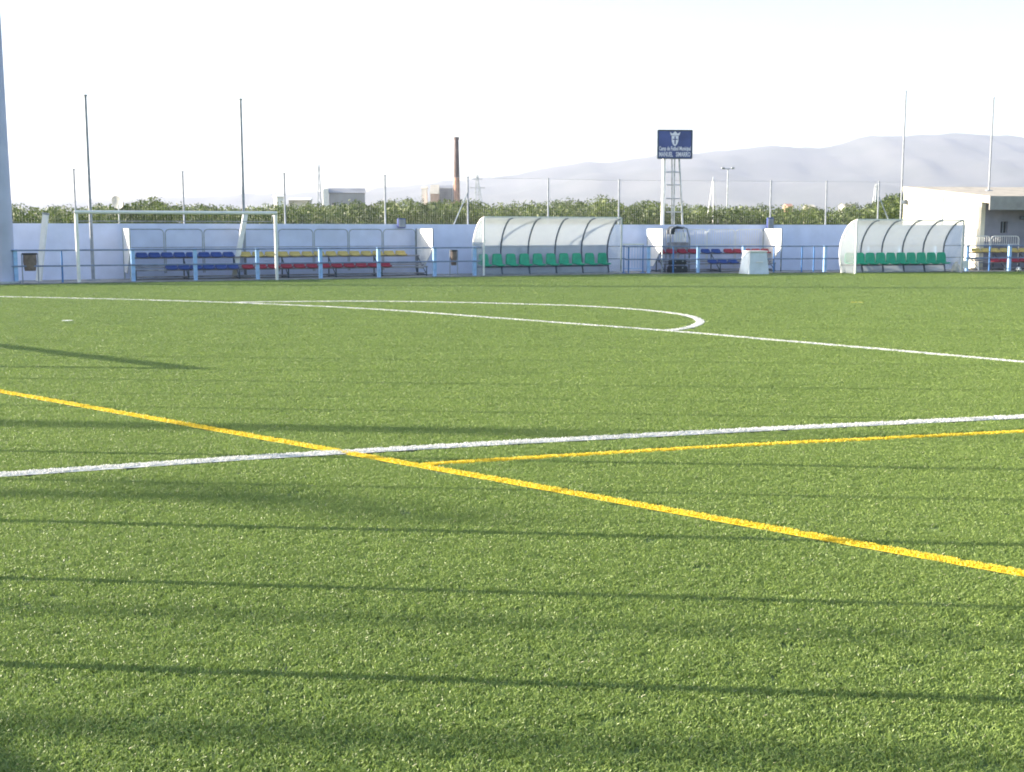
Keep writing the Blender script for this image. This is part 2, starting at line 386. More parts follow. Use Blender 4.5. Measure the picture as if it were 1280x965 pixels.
# ------------------------------------------------------------------ boundary wall
wl = thing('boundary_wall', 'long low pale blue painted wall behind the seating, topped by cement cap', 'wall')
BX0, BX1 = 1206, 1240
wpts = edge(WOFF); wend = col(BX0, WOFF)
def wallseg(P, th, z0, z1, name, m):
    mb = MB()
    for i in range(len(P)-1):
        a, b = P[i], P[i+1]; q = nrm((b-a).normalized())*th
        mb.slab([(a.x, a.y, z0), (b.x, b.y, z0), (b.x+q.x, b.y+q.y, z0), (a.x+q.x, a.y+q.y, z0)], (0, 0, z1-z0))
    return mb.build(name, m, wl)
WP = [wpts[0], wpts[1], wend]
wallseg(WP, .2, -.05, 2.05, 'wall_face', M['wall'])
# ------------------------------------------------------------------ tall mesh fence beyond the wall
FO = WOFF+.7; FH = 4.0
fn = thing('mesh_fence', 'tall thin wire mesh fence on slim posts beyond the blue wall', 'fence')
fpts = edge(FO); fend = col(1128, FO)
FP = [fpts[0], fpts[1], fend]
for px in (-29, 96, 231, 357, 482, 585, 685, 773, 962, 1031, 1096):
    p = col(px, FO)
    if p is None: continue
    mb = MB(); mb.tube((0, 0, 0), (0, 0, FH), .035, n=8); mb.tube((0, 0, FH), (0, 0, FH+.04), .045, n=8)
    o = mb.build('post', M['grey'], fn); o.location = p
for px, dx in ((585, -1), (1096, 1)):
    p = col(px, FO); u = (d01 if px < 790 else d12)*1.6*dx
    mb = MB(); mb.tube(p+u, p+Vector((0, 0, 3.4)), .025); mb.build('stay', M['steel'], fn)
mb = MB(); mb2 = MB()
for i in range(2):
    a, b = FP[i], FP[i+1]; d = (b-a); ln = d.length; q = nrm(d.normalized())
    for k in range(41):
        z = .05+k*(FH-.05)/40; mb2.tube((a.x, a.y, z), (b.x, b.y, z), .0009 if k < 40 else .006, n=3)
    k = int(ln/.10)
    for j in range(k):
        p = a+d*(j/k); mb2.tube((p.x, p.y, 0), (p.x, p.y, FH), .0009, n=3)
mb2.build('wire_mesh', M['steel'], fn, kind='stuff')

# ------------------------------------------------------------------ perimeter rail
rail = thing('perimeter_rail', 'two bar dark blue rail with pale posts along the far edge of pitch', 'railing')
RH = 1.16
postm = MB(); postm.bbox((0, 0, .56), (.13, .13, 1.16), .012); postm.bbox((0, 0, 1.15), (.16, .16, .03), .008); pm = postm.mesh('post'); pm.materials.append(M['post'])
thinm = MB(); thinm.tube((0, 0, -.02), (0, 0, 1.12), .032, n=10); tm = thinm.mesh('post', True); tm.materials.append(M['blue'])
for px in (-70, 18, 165, 243, 321, 400, 473, 543, 593, 649, 699, 750, 811, 873, 930, 1032, 1087, 1126, 1171, 1210, 1263, 1330):
    inst('post', pm, rail, col(px, 1.65 if 600 < px < 780 or 1065 < px < 1200 else .3), TH1 if px < 790 else TH2)
for px in (76, 786, 842, 968, 1003, 1018, 1238):
    inst('post', tm, rail, col(px, .3), 0)
P = edge(.3)
RP = [P[0], col(600, .3), col(600, 1.65), col(782, 1.65), col(782, .3), P[1], col(1060, .3), col(1060, 1.65), col(1207, 1.65), col(1207, .3), P[2]]
for z in (1.13, .60):
    mb = MB()
    for a, b in zip(RP, RP[1:]): mb.tube((a.x, a.y-.09, z), (b.x, b.y-.09, z), .027, n=10)
    mb.build('rail', M['railblue'], rail, True)

# ------------------------------------------------------------------ goal
ga = G(99, 354.2); gth = math.atan2((G(345, 350.3)-ga).y, (G(345, 350.3)-ga).x); gl = lenalong(ga, gth, 345); GH = 2.42
goal = thing('football_goal', 'white full size football goal without net at left in front of rail', 'goal', ga, gth)
for x in (0, gl):
    mb = MB(); mb.tube((x, 0, -.02), (x, 0, GH-.06), .06, n=16); mb.build('post', M['white'], goal, True)
mb = MB(); mb.tube((-.06, 0, GH), (gl+.06, 0, GH), .06, n=16); mb.build('crossbar', M['white'], goal, True)
for x in (0, gl):
    mb = MB(); mb.path([(x, .05, GH-.08), (x, .55, GH-.10), (x, .62, GH-.3)], .018); mb.build('net_bracket', M['grey'], goal, True)
mb = MB(); mb.tube((.05, .62, GH-.3), (gl-.05, .62, GH-.3), .014); mb.build('net_bar', M['grey'], goal, True)

# ------------------------------------------------------------------ seats
def seat_mesh(m, bw=.44, hb=.38, dp=.38):
    mb = MB(); t = .022; sh = []
    for k, (y, z, wq) in enumerate([(-dp+.0, -.035, .92), (-dp+.03, .0, .97), (-dp*.5, -.018, 1), (-.08, -.005, 1), (-.03, .05, 1), (.0, hb*.55, .96), (.03, hb*.9, .86), (.04, hb, .66)]):
        for x in (-.5, -.3, 0, .3, .5):
            c = .03*(abs(x)/.5)**2
            sh.append((x*bw*wq, y-c*(k > 4), z+c*(k < 5)))
    nr = 8; nc = 5; fs = [(i*nc+j, i*nc+j+1, (i+1)*nc+j+1, (i+1)*nc+j) for i in range(nr-1) for j in range(nc-1)]
    mb.add(sh, fs); me = mb.mesh('seat', True); me.materials.append(m)
    bm = bmesh.new(); bm.from_mesh(me); bmesh.ops.solidify(bm, geom=bm.faces[:], thickness=t); bm.to_mesh(me); bm.free()
    return me
seatG = seat_mesh(M['green'], .47, .46, .40)
seatB, seatY, seatR = (seat_mesh(M[k], .43, .15, .30) for k in ('sblue', 'syel', 'sred'))

# ------------------------------------------------------------------ dugouts
def dugout(px0, px1, py, th, H, nseats, bays, label, dep=1.3, seat_px=None):
    p = G(px0, py); L = lenalong(p, th, px1)
    t = thing('team_dugout', label, 'dugout', (p.x, p.y, .0), th, 'team dugouts on the far touchline')
    prof = [(0, 1.0), (.10, .995), (.28, .965), (.46, .90), (.62, .81), (.76, .70), (.86, .58), (.90, .45), (.90, .33), (.86, .20), (.80, .08), (.77, .012)]
    pr = [(a*dep, b*H) for a, b in prof]
    bw = L/bays
    for i in range(bays):
        mb = MB(); x0, x1 = i*bw+.03, (i+1)*bw-.03; k = len(pr)
        vs = [(x, y, z) for x in (x0, x1) for y, z in pr]
        vs += [(x, y+.012, z+.006) for x in (x0, x1) for y, z in pr]
        f = [(j, j+1, k+j+1, k+j) for j in range(k-1)] + [(2*k+j+1, 2*k+j, 3*k+j, 3*k+j+1) for j in range(k-1)]
        f += [(0, k, 3*k, 2*k), (k-1, 3*k-1, 4*k-1, 2*k-1)]
        mb.add(vs, f); mb.build('shell_panel', M['poly'], t, True)
    for i in range(bays+1):
        mb = MB(); x = i*bw; pts = [(x, y-.02, z-.012) for y, z in pr]
        for a, b in zip(pts, pts[1:]): mb.beam(a, b, .055, .045, (1, 0, 0))
        mb.build('rib', M['white'] if i == 0 else M['darksteel'], t)
    for x in (-.02, L+.012):
        mb = MB(); mb.slab([(x, 0, .02)] + [(x, y, z) for y, z in pr[::-1]], (.01, 0, 0)); mb.build('end_panel', M['polyclear'], t)
        mb = MB(); mb.beam((x, -.03, .0), (x, -.03, H+.01), .06, .05); mb.build('front_post', M['white'] if x < 1 else M['steel'], t)
    mb = MB(); mb.beam((0, 0, H+.02), (L, 0, H+.02), .05, .05); mb.build('top_beam', M['white'], t)
    mb = MB(); mb.beam((0, .80*dep, .33), (L, .80*dep, .33), .06, .05); mb.build('bench_beam', M['darksteel'], t)
    mb = MB(); mb.beam((0, .77*dep, .03), (L, .77*dep, .03), .06, .05); mb.build('base_beam', M['grey'], t)
    sp = L*.98/nseats
    for i in range(nseats): inst('seat', seatG, t, (.12+sp*(i+.42), .74*dep, .40))
    return t, L
dg1, _ = dugout(605, 776, 345.4, TH1, 2.30, 10, 5, 'curved clear dugout with ten green seats left of the scoreboard')
dg2, _ = dugout(1069, 1203, 342.6, R(14), 2.22, 10, 5, 'curved clear dugout with ten green seats before the cream building', 1.5)

# ------------------------------------------------------------------ bleachers
def bleacher(px0, px1, off, th, label, rows, barred, pside=(1, 1), D=1.9, H=1.85, railpx=None, npost=8):
    p = col(px0, off); L = lenalong(p, th, px1)
    t = thing('bleacher', label, 'bleacher', (p.x, p.y, .02), th, 'small bleachers behind the perimeter rail')
    for k, on in enumerate(pside):                       # white side panels
        if not on: continue
        x = 0 if k == 0 else L
        mb = MB(); mb.slab([(x, 0, H*.58), (x, 0, H-.06), (x, .06, H), (x, D-.06, H), (x, D, H-.06), (x, D, .25), (x, D*.6, .25)], (.03, 0, 0)); mb.build('side_panel', M['white'], t)
        mb = MB(); mb.tube((x, 0, 0), (x, 0, H), .028); mb.build('panel_frame', M['darksteel'] if k else M['steel'], t)
        mb = MB(); mb.tube((x, D, 0), (x, D, H), .028); mb.build('panel_frame', M['darksteel'] if k else M['steel'], t)
    ry = [.35, 1.25]; rz = [.44, .86]
    for r in (0, 1):
        y, z = ry[r], rz[r]
        mb = MB(); mb.bbox((L/2, y-.12, z-.08), (L-.3, .10, .06), .01); mb.build('seat_beam', M['plank'], t)
        mb = MB(); mb.bbox((L/2, y-.50 if r else y+.32, z-.42 if r else .10), (L-.3, .34, .045), .01); mb.build('footboard', M['plank'], t)
    mb = MB(); mb.bbox((L/2, 1.05, .50), (L-.3, .30, .05), .01); mb.build('footboard', M['plank'], t)
    n = max(2, int(L/1.9))
    for i in range(n+1):
        x = .2+(L-.4)*i/n
        mb = MB(); mb.tube((x, .2, 0), (x, .2, .36), .025); mb.tube((x, 1.2, 0), (x, 1.2, .8), .025); mb.tube((x, .2, .06), (x, 1.2, .74), .02); mb.tube((x, .1, .05), (x, 1.8, .05), .02)
        mb.build('trestle', M['darksteel'], t)
    for r, lst in enumerate(rows):                       # (px_a, px_b, mesh)
        for a, b, me in lst:
            q = Vector((p.x, p.y, 0))+Vector((-math.sin(th), math.cos(th), 0))*ry[r]
            xa, xb = lenalong(q, th, a), lenalong(q, th, b); k = max(1, round((xb-xa)/.47))
            for i in range(k): inst('seat', me, t, (xa+(i+.5)*(xb-xa)/k, ry[r], rz[r]-.03))
    # guard rail at the back
    k = npost; bw = (L-.1)/k; yb = D-.1
    for i in range(k):
        x0, x1 = .05+i*bw+.03, .05+(i+1)*bw-.03; zt = H-.03
        mb = MB(); mb.path([(x0, yb, .2), (x0, yb, zt-.12), (x0+.05, yb, zt-.03), (x0+.14, yb, zt), (x1-.14, yb, zt), (x1-.05, yb, zt-.03), (x1, yb, zt-.12), (x1, yb, .2)], .019, 6)
        mb.tube((x0, yb, 1.15), (x1, yb, 1.15), .014, n=6)
        if barred:
            for j in range(1, int(bw/.11)): mb.tube((x0+j*.11, yb, 1.15), (x0+j*.11, yb, zt), .010, n=5)
        mb.build('guard_rail', M['white'] if barred else M['steel'], t)
    return t, L
b1, b1L = bleacher(162, 541, .95, TH1, 'long bleacher with blue, yellow and red seats behind the left goal',
    [[(205, 297, seatB), (300, 488, seatR)], [(168, 292, seatB), (298, 507, seatY)]], False)
b2, b2L = bleacher(828, 977, .7, R(14), 'bleacher with red and blue seats below the blue scoreboard',
    [[(884, 922, seatB)], [(818, 872, seatR), (875, 901, seatB), (904, 962, seatR)]], True, D=1.8, npost=4)
b3, b3L = bleacher(1223, 1300, .75, TH2, 'bleacher with yellow upper and red lower seats at the right edge',
    [[(1238, 1298, seatR)], [(1214, 1296, seatY)]], True, (0, 0), D=1.6, H=1.55, npost=2)

# dark arched frame on the bleacher under the scoreboard
p = col(838, 2.15); th = R(14); L = lenalong(p, th, 862)
t = thing('arched_rack', 'dark arched metal rack with pale slats behind the red seats', 'rack', (p.x, p.y, .03), th)
for y in (0, .5):
    pts = [(0, y, 0), (0, y, 1.75)] + [(L*(.5-.5*math.cos(a)), y, 1.75+.22*math.sin(a)) for a in [R(d) for d in (20, 45, 70)]] + [(L*.85, y, 1.85), (L, y, 1.4), (L, y, 0)]
    mb = MB(); mb.path(pts, .03 if y == 0 else .02); mb.build('arch', M['grey'], t, True)
mb = MB(); mb.slab([(0, 0, 1.62), (0, 0, 1.76), (.12, 0, 1.93), (L*.72, 0, 1.93), (L*.66, 0, 1.83), (.22, 0, 1.83), (.2, 0, 1.6)], (0, .5, 0)); mb.build('hood', M['black'], t)
for i in range(5):
    mb = MB(); mb.bbox((.18+i*(L-.3)/5, -.07, 1.48), (.055, .03, .42), .008); mb.build('slat', M['white'], t)
mb = MB(); mb.bbox((L/2, .25, 1.05), (L*.96, .42, .40), .03); mb.build('panel', M['plank'], t)
p = col(838, .55); L = lenalong(p, th, 861)
for z, h, l1, l2 in ((.12, .26, 'lower of two dark equipment cases stacked under the red seats', None), (.46, .18, 'upper of two dark equipment cases stacked under the red seats', None)):
    t = thing('equipment_case', l1, 'case', (p.x, p.y, z-.10), th, 'dark cases under the red seats')
    mb = MB(); mb.bbox((L/2, .2, h/2), (L*(.98 if z < .3 else .86), .36, h), .03); mb.build('case_body', M['black'], t)
    mb = MB(); mb.bbox((L/2, .2, h+.015), (L*(.9 if z < .3 else .8), .30, .03), .01); mb.build('lid', M['darksteel'], t)
    for x in (.3, .7):
        mb = MB(); mb.bbox((L*x, .012, h*.8), (.06, .03, .05), .008); mb.build('latch', M['steel'], t)

# ------------------------------------------------------------------ small things at the rail
# white tapered tub right of the bleacher
p = G(937, 343.2); L = lenalong(p, R(12), 962)
t = thing('kiosk_box', 'large pale tapered box standing in front of the rail, white on its left', 'box', p, R(12))
mb = MB(); hh = .92
mb.add([(-.02, 0, 0), (L+.02, 0, 0), (L+.05, .85, 0), (-.12, .85, 0), (.03, .08, hh), (L-.08, .08, hh), (L-.08, .75, hh), (.0, .75, hh)],
       [(3,2,1,0),(4,5,6,7),(0,1,5,4),(1,2,6,5),(2,3,7,6),(3,0,4,7)])
mb.build('body', M['tub'], t)
mb = MB(); mb.bbox((L/2-.03, .42, hh+.02), (L*.98, .80, .05), .012); mb.build('lid', M['white'], t)
mb = MB(); mb.bbox((L/2, -.035, hh*.55), (.3, .02, .04), .006); mb.build('handle', M['white'], t)
# crowd barrier
p = col(780, .35); L = lenalong(p, R(14), 804)
t = thing('barrier', 'white topped tubular barrier between clear dugout and scoreboard bleacher', 'barrier', (p.x, p.y, .02), R(14))
for x in (0, L):
    mb = MB(); mb.tube((x, 0, 0), (x, 0, 1.2), .025); mb.bbox((x, 0, .02), (.06, .5, .04), .01); mb.build('leg', M['blue'], t)
mb = MB(); mb.bbox((L/2, 0, 1.2), (L+.06, .12, .07), .015); mb.build('top_rail', M['white'], t)
for i in range(1, 7):
    mb = MB(); mb.tube((L*i/7, 0, .2), (L*i/7, 0, 1.17), .010, n=6); mb.build('bar', M['post'], t)
mb = MB(); mb.tube((0, 0, .2), (L, 0, .2), .016); mb.build('bottom_rail', M['post'], t)
# litter bins
for px, off, lab in ((36, .35, 'brown litter bin with dark rim beside the tall left mast'), (567, .5, 'brown litter bin on a stand between long bleacher and dugout')):
    p = col(px, off); t = thing('litter_bin', lab, 'bin', (p.x, p.y, .02), TH1, 'litter bins behind the rail')
    r = .22 if px < 100 else .13
    mb = MB(); mb.lathe((0, 0, .42), [(0, 0), (r*.8, 0), (r*1.0, .30), (r*.95, .56), (r*.88, .56), (r*.9, .3), (0, .04)], 18); mb.build('basket', M['bin'], t, True)
    mb = MB(); mb.lathe((0, 0, .96), [(r*.8, 0), (r*1.12, 0), (r*1.12, .06), (r*.8, .06)], 18); mb.build('rim', M['black'], t, True)
    for sx in (-1, 1):
        mb = MB(); mb.tube((sx*(r+.03), 0, 0), (sx*(r+.03), 0, 1.0), .018); mb.build('leg', M['grey'], t)
# leaning white posts
def lean(pt, pb, Yt, Yb, lab):
    a = A(*pt, Yt); b = col(pb, 2.2); b.z = .02
    t = thing('leaning_post', lab, 'post', b, 0, 'leaning white posts before the wall')
    q = a-b; mb = MB(); mb.beam((0, 0, 0), q, .17, .17); mb.build('shaft', M['white'], t)
    d = q.normalized(); mb = MB(); mb.beam(q+d*.002, q+d*.07, .20, .20); mb.build('cap', M['grey'], t)
p1 = col(57, 2.2); lean((57, 268.5), 46, p1.y, 0, 'leaning white post left of the goal, above the litter bin')
p2 = col(307, 2.2); lean((307, 267), 291, p2.y, 0, 'leaning white post seen inside the goal near its right end')
# small wall mounted boxes
for px, y0, y1, wpx, lab in ((502, 273, 285, 10, 'small dark blue box hanging on wall top behind yellow seats'), (962, 272, 287, 8, 'small purple grey box on the wall top above bleacher end')):
    p = col(px, WOFF-.12); zt = A(px, y0, p.y).z; zb = A(px, y1, p.y).z; wd = wpx/1500*p.y; th = TH1 if px < 790 else TH2
    t = thing('wall_box', lab, 'box', (p.x, p.y, zb), th)
    mb = MB(); mb.bbox((0, 0, (zt-zb)/2), (wd, .16, zt-zb), .02); mb.build('housing', M['sign'], t)
    mb = MB(); mb.bbox((0, -.09, (zt-zb)/2), (wd*.8, .02, (zt-zb)*.8), .006); mb.build('door', M['grey'], t)
# round board, sack, ball at the right
p = G(1208, 342); p = col(1208, -.14)
t = thing('round_board', 'round white board hanging low on rail right of the dugout', 'board', (p.x, p.y, .02), TH2)
mb = MB(); zc = A(1208, 331, p.y).z; mb.tube((0, -.02, zc), (0, .02, zc), .17, n=24); mb.build('disc', M['white'], t)
mb = MB(); mb.tube((0, .03, 0), (0, .03, zc), .015); mb.build('stem', M['blue'], t)
p = col(1197, -.3)
t = thing('sack', 'slumped cream sack lying beside the right dugout', 'sack', (p.x, p.y, 0), .3)
mb = MB(); mb.lathe((0, 0, 0), [(0, 0), (.17, .0), (.22, .10), (.20, .24), (.12, .36), (.05, .40), (.07, .45), (0, .46)], 14)
mb.v = [(x*(1+.12*math.sin(z*19+y*11)), y*(1+.1*math.cos(z*15)), z*(1-.15*x)) for x, y, z in mb.v]; mb.build('cloth', M['sack'], t, True)
p = col(1275, -.25)
t = thing('football', 'small white football on pitch edge at the far right', 'ball', (p.x, p.y, .11))
bm = bmesh.new(); bmesh.ops.create_icosphere(bm, subdivisions=3, radius=.11); me = bpy.data.meshes.new('ball'); bm.to_mesh(me); bm.free(); me.materials.append(M['white'])
me.polygons.foreach_set('use_smooth', [True]*len(me.polygons)); inst('cover', me, t, (0, 0, 0))
mb = MB()
for v in me.vertices[:12]:
    c = v.co.normalized(); u = c.orthogonal().normalized(); vv = c.cross(u)
    mb.slab([c*.106+u*.035*math.cos(a)+vv*.035*math.sin(a) for a in [R(72*i) for i in range(5)]], c*.005)
mb.build('patches', M['black'], t)

# ------------------------------------------------------------------ tall poles
def pole(px, ytop, off, lab, r, m, p=None, base=0.0):
    p = p or col(px, off); z = A(px, ytop, p.y).z
    t = thing('net_pole', lab, 'pole', (p.x, p.y, base), 0, 'tall slim ball stop poles')
    mb = MB(); mb.tube((0, 0, 0), (0, 0, z-base), r, r*.75, n=12); mb.build('shaft', m, t, True)
    mb = MB(); mb.tube((0, 0, z-base), (0, 0, z-base+.05), r*1.2, n=12); mb.build('cap', m, t)
    mb = MB(); mb.bbox((0, 0, .03), (r*6, r*6, .06), .01); mb.build('base_plate', M['grey'], t)
pole(114.5, 120, 2.0, 'tall slim steel pole rising behind the left end of goal', .062, M['grey'])
pole(305.5, 125, 2.6, 'tall slim steel pole rising behind the right end of goal', .06, M['grey'])
# ------------------------------------------------------------------ big mast at the left edge
mp = col(4, .45)
t = thing('floodlight_mast', 'thick pale blue tapered floodlight mast at the left edge of photo', 'mast', (mp.x, mp.y, .02))
mb = MB(); mb.tube((0, 0, 0), (0, 0, 18), .33, .245, n=20); mb.build('column', M['mast'], t, True)
mb = MB(); mb.tube((0, 0, 0), (0, 0, .08), .5, n=20); mb.build('base_flange', M['steel'], t)
mb = MB(); mb.beam((-1.4, 0, 17.6), (1.4, 0, 17.6), .12, .12); mb.build('cross_arm', M['steel'], t)
for x in (-1.2, -.4, .4, 1.2):
    mb = MB(); mb.bbox((x, -.2, 17.9), (.5, .25, .42), .03); mb.build('lamp', M['grey'], t)

# ------------------------------------------------------------------ scoreboard sign on its tower
SY = 57.0
sl = A(843, 198, SY); s0 = A(821, 198, SY); s1 = A(864, 198, SY); st_ = A(843, 163, SY)
t = thing('sign_tower', 'blue sign board with crest on a tall lattice stand beyond wall', 'sign', (sl.x, SY, 0), R(4))
hw = (s1.x-s0.x)/2; zb, zt = sl.z, st_.z
def lx(px, py): return A(px, py, SY).x-sl.x
for (a, b, r, m) in (((830.5, 200), (828.5, 278), .085, 'white'), ((840.2, 200), (840.5, 278), .035, 'steel'), ((843.8, 200), (843, 278), .035, 'steel'), ((849, 200), (853.5, 278), .045, 'steel')):
    x1 = lx(*a); x0 = lx(*b); k = (zb+.3)/(A(b[0], 200, SY).z-A(b[0], 278, SY).z)
    z0 = A(b[0], 278, SY).z; sl_ = (x1-x0)/(zb-z0); mb = MB(); mb.tube((x0-sl_*z0, .1, 0), (x1, .1, zb+.25), r, n=10); mb.build('leg', M[m], t, True)
for py in (215, 231, 248, 265):
    z = A(843, py, SY).z; mb = MB(); mb.tube((lx(833, py), .1, z), (lx(849+(py-200)*.055, py), .1, z), .03); mb.build('rung', M['steel'], t)
mb = MB(); mb.bbox((0, 0, (zb+zt)/2), (2*hw, .12, zt-zb), .015); mb.build('board', M['sign'], t)
for a, b in (((-hw, zb), (hw, zb)), ((-hw, zt), (hw, zt)), ((-hw, zb), (-hw, zt)), ((hw, zb), (hw, zt))):
    mb = MB(); mb.beam((a[0], -.03, a[1]), (b[0], -.03, b[1]), .14, .05, (0, 0, 1) if a[1] == b[1] else (1, 0, 0)); mb.build('frame', M['darksteel'], t)
def text(body, cx, cz, size, wtarget, parent, y=-.075):
    cu = bpy.data.curves.new('lettering', 'FONT'); cu.body = body; cu.size = size; cu.align_x = 'CENTER'; cu.align_y = 'CENTER'; cu.extrude = .004
    cu.offset = .006; cu.resolution_u = 2
    o = bpy.data.objects.new('tmp', cu); me = bpy.data.meshes.new_from_object(o); me.name = 'lettering'
    xs = [v.co.x for v in me.vertices]; k = wtarget/(max(xs)-min(xs))
    for v in me.vertices: v.co.x *= k
    bpy.data.objects.remove(o); me.materials.clear(); me.materials.append(M['signtext'])
    q = bpy.data.objects.new('lettering', me); COL.objects.link(q); q.parent = parent; q.location = (cx, y, cz); q.rotation_euler = (R(90), 0, 0)
hh = zt-zb
text('Camp de Futbol Municipal', 0, zb+hh*.345, .26, hw*1.86, t)
text('MANUEL   SIMARRO', 0, zb+hh*.135, .30, hw*1.84, t)
cz = zb+hh*.68; cwid = .16; ch = .5*hh*.5
mb = MB(); mb.slab([(-cwid, -.07, cz+ch*.5), (-cwid*.95, -.07, cz-ch*.3), (-cwid*.6, -.07, cz-ch*.75), (0, -.07, cz-ch), (cwid*.6, -.07, cz-ch*.75), (cwid*.95, -.07, cz-ch*.3), (cwid, -.07, cz+ch*.5)], (0, -.012, 0)); cr = mb.build('crest', M['signtext'], t)
mb = MB(); mb.slab([(-.2, -.07, cz+ch*.56), (-.25, -.07, cz+ch*1.05), (-.12, -.07, cz+ch*.8), (0, -.07, cz+ch*1.15), (.12, -.07, cz+ch*.8), (.25, -.07, cz+ch*1.05), (.2, -.07, cz+ch*.56)], (0, -.012, 0)); mb.build('crown', M['signtext'], cr)
mb = MB(); mb.slab([(-.03, -.084, cz+ch*.4), (-.03, -.084, cz-ch*.7), (.03, -.084, cz-ch*.7), (.03, -.084, cz+ch*.4)], (0, -.006, 0)); mb.slab([(-.12, -.084, cz+ch*.05), (-.12, -.084, cz-ch*.08), (.12, -.084, cz-ch*.08), (.12, -.084, cz+ch*.05)], (0, -.006, 0)); mb.build('emblem', M['sign'], cr)

# ------------------------------------------------------------------ building at the right
bc = A(1225, 300, 55.6); bc.z = 0
bth = TH2; bd = Vector((-math.sin(bth), math.cos(bth), 0))
BLen = None
# depth until the back left corner shows at px 1130
r = ray(1130, 240); den = bd.x*r.y-bd.y*r.x; BLen = (r.x*bc.y-r.y*bc.x)/den
zf = A(1232, 246.5, bc.y).z; pb_ = bc+bd*BLen; zk = A(1131, 239.5, pb_.y).z
bl = thing('clubhouse', 'low cream rendered building with flat sloping roof at the right', 'building', bc, bth)
W_ = 9.0
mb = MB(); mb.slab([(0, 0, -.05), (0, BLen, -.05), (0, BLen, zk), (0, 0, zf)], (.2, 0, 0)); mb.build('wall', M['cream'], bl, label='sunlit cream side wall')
mb = MB(); FD = .0
wx = lenalong(bc, bth, 1250); wz0 = A(1250, 291, bc.y).z; wz1 = A(1250, 277, bc.y).z; wx1 = lenalong(bc, bth, 1259)
# front wall with a real window opening
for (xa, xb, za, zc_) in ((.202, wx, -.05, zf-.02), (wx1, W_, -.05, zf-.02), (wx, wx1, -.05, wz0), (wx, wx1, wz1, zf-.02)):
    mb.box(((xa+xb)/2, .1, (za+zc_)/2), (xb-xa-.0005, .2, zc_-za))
mb.build('wall', M['shade'], bl, label='front wall with shade toned into its grey')
mb = MB(); mb.box(((wx+wx1)/2, .16, (wz0+wz1)/2), (wx1-wx, .02, wz1-wz0)); wdw = mb.build('window', M['window'], bl)
mb = MB(); wf = .04
for xx in (wx+wf/2, wx1-wf/2, (wx+wx1)/2): mb.box((xx, .13, (wz0+wz1)/2), (wf, .035, wz1-wz0-.004))
mb.build('frame', M['grey'], wdw)
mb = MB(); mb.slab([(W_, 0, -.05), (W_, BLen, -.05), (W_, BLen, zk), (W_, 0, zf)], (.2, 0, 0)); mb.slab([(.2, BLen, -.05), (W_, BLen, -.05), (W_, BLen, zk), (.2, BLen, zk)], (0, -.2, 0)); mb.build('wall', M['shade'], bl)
sp_ = (zk-zf)/BLen; ov = .9; fh = .30
mb = MB(); mb.slab([(-.02, -ov, zf-sp_*ov-.25), (-.02, BLen+.1, zk+sp_*.1+.003), (-.02, BLen+.1, zk+sp_*.1+.26), (-.02, -ov, zf-sp_*ov+.08)], (W_+.3, 0, 0)); mb.build('roof', M['roofslab'], bl)
mb = MB(); mb.box((W_/2, -ov-.02, zf-sp_*ov-.22), (W_+.34, .05, .62)); mb.build('fascia', M['fasc'], bl)
mb = MB(); cx_ = .0
r = ray(1179, 262); yy = (r.x*bc.y-r.y*bc.x)/(bd.x*r.y-bd.y*r.x)
mb.tube((-.035, yy, .3), (-.035, yy, zf+sp_*yy-.1), .03); mb.build('conduit', M['grey'], bl)
mb = MB(); mb.bbox((-.12, BLen-.35, zk-.55), (.22, .22, .22), .03); la = mb.build('wall_lamp', M['darksteel'], bl)
mb = MB(); mb.tube((-.0, BLen-.35, zk-.42), (-.16, BLen-.35, zk-.42), .03); mb.build('bracket', M['white'], la)
mb = MB(); mb.bbox((lenalong(bc, bth, 1277), -.10, A(1277, 272, bc.y).z), (.35, .18, .16), .03); la = mb.build('wall_lamp', M['darksteel'], bl)
pole(1133.5, 115, 0, 'tall slim pole above the left end of cream building', .05, M['grey'], bc+bd*(BLen+.6)+Vector((math.cos(bth), math.sin(bth), 0))*.18)
pole(1233, 123, 0, 'tall slim pole above the roof near building front corner', .045, M['grey'], bc+bd*(.5*BLen)+Vector((math.cos(bth), math.sin(bth), 0))*lenalong(bc+bd*(.5*BLen), bth, 1233), zf+sp_*.5*BLen+.16)

# ------------------------------------------------------------------ trees
def crown_mesh(seed, nl, rx, rz, ls):
    r = random.Random(seed); v = []; f = []; tint = []
    cl = [(r.gauss(0, .42)*rx, r.gauss(0, .42)*rx, r.uniform(-.55, .8)*rz, r.uniform(.28, .5)*rx) for _ in range(26)]
    for _ in range(nl):
        cx, cy, cz, cr = r.choice(cl); d = Vector((r.gauss(0, 1), r.gauss(0, 1), r.gauss(0, .8))).normalized()*cr*r.uniform(.5, 1.08)
        c = Vector((cx, cy, cz))+d; q = math.sqrt((c.x/rx)**2+(c.y/rx)**2+(c.z/rz)**2)
        if q > 1.12: c *= 1.05/q
        nn = (d.normalized()+Vector((r.gauss(0, .5), r.gauss(0, .5), r.gauss(0, .5)))).normalized(); u = nn.orthogonal().normalized(); w_ = nn.cross(u)
        a = r.random()*6.28; u, w_ = u*math.cos(a)+w_*math.sin(a), w_*math.cos(a)-u*math.sin(a); s = ls*r.uniform(.6, 1.3); b = len(v)
        v += [c-u*s, c-w_*s*.45, c+u*s, c+w_*s*.45]; f += [(b, b+1, b+2, b+3)]; t_ = r.random()**1.4; tint += [t_]*4
    me = bpy.data.meshes.new('crown'); me.from_pydata([tuple(x) for x in v], [], f)
    at = me.attributes.new('tint', 'FLOAT', 'POINT'); at.data.foreach_set('value', tint); me.materials.append(M['leaf']); return me
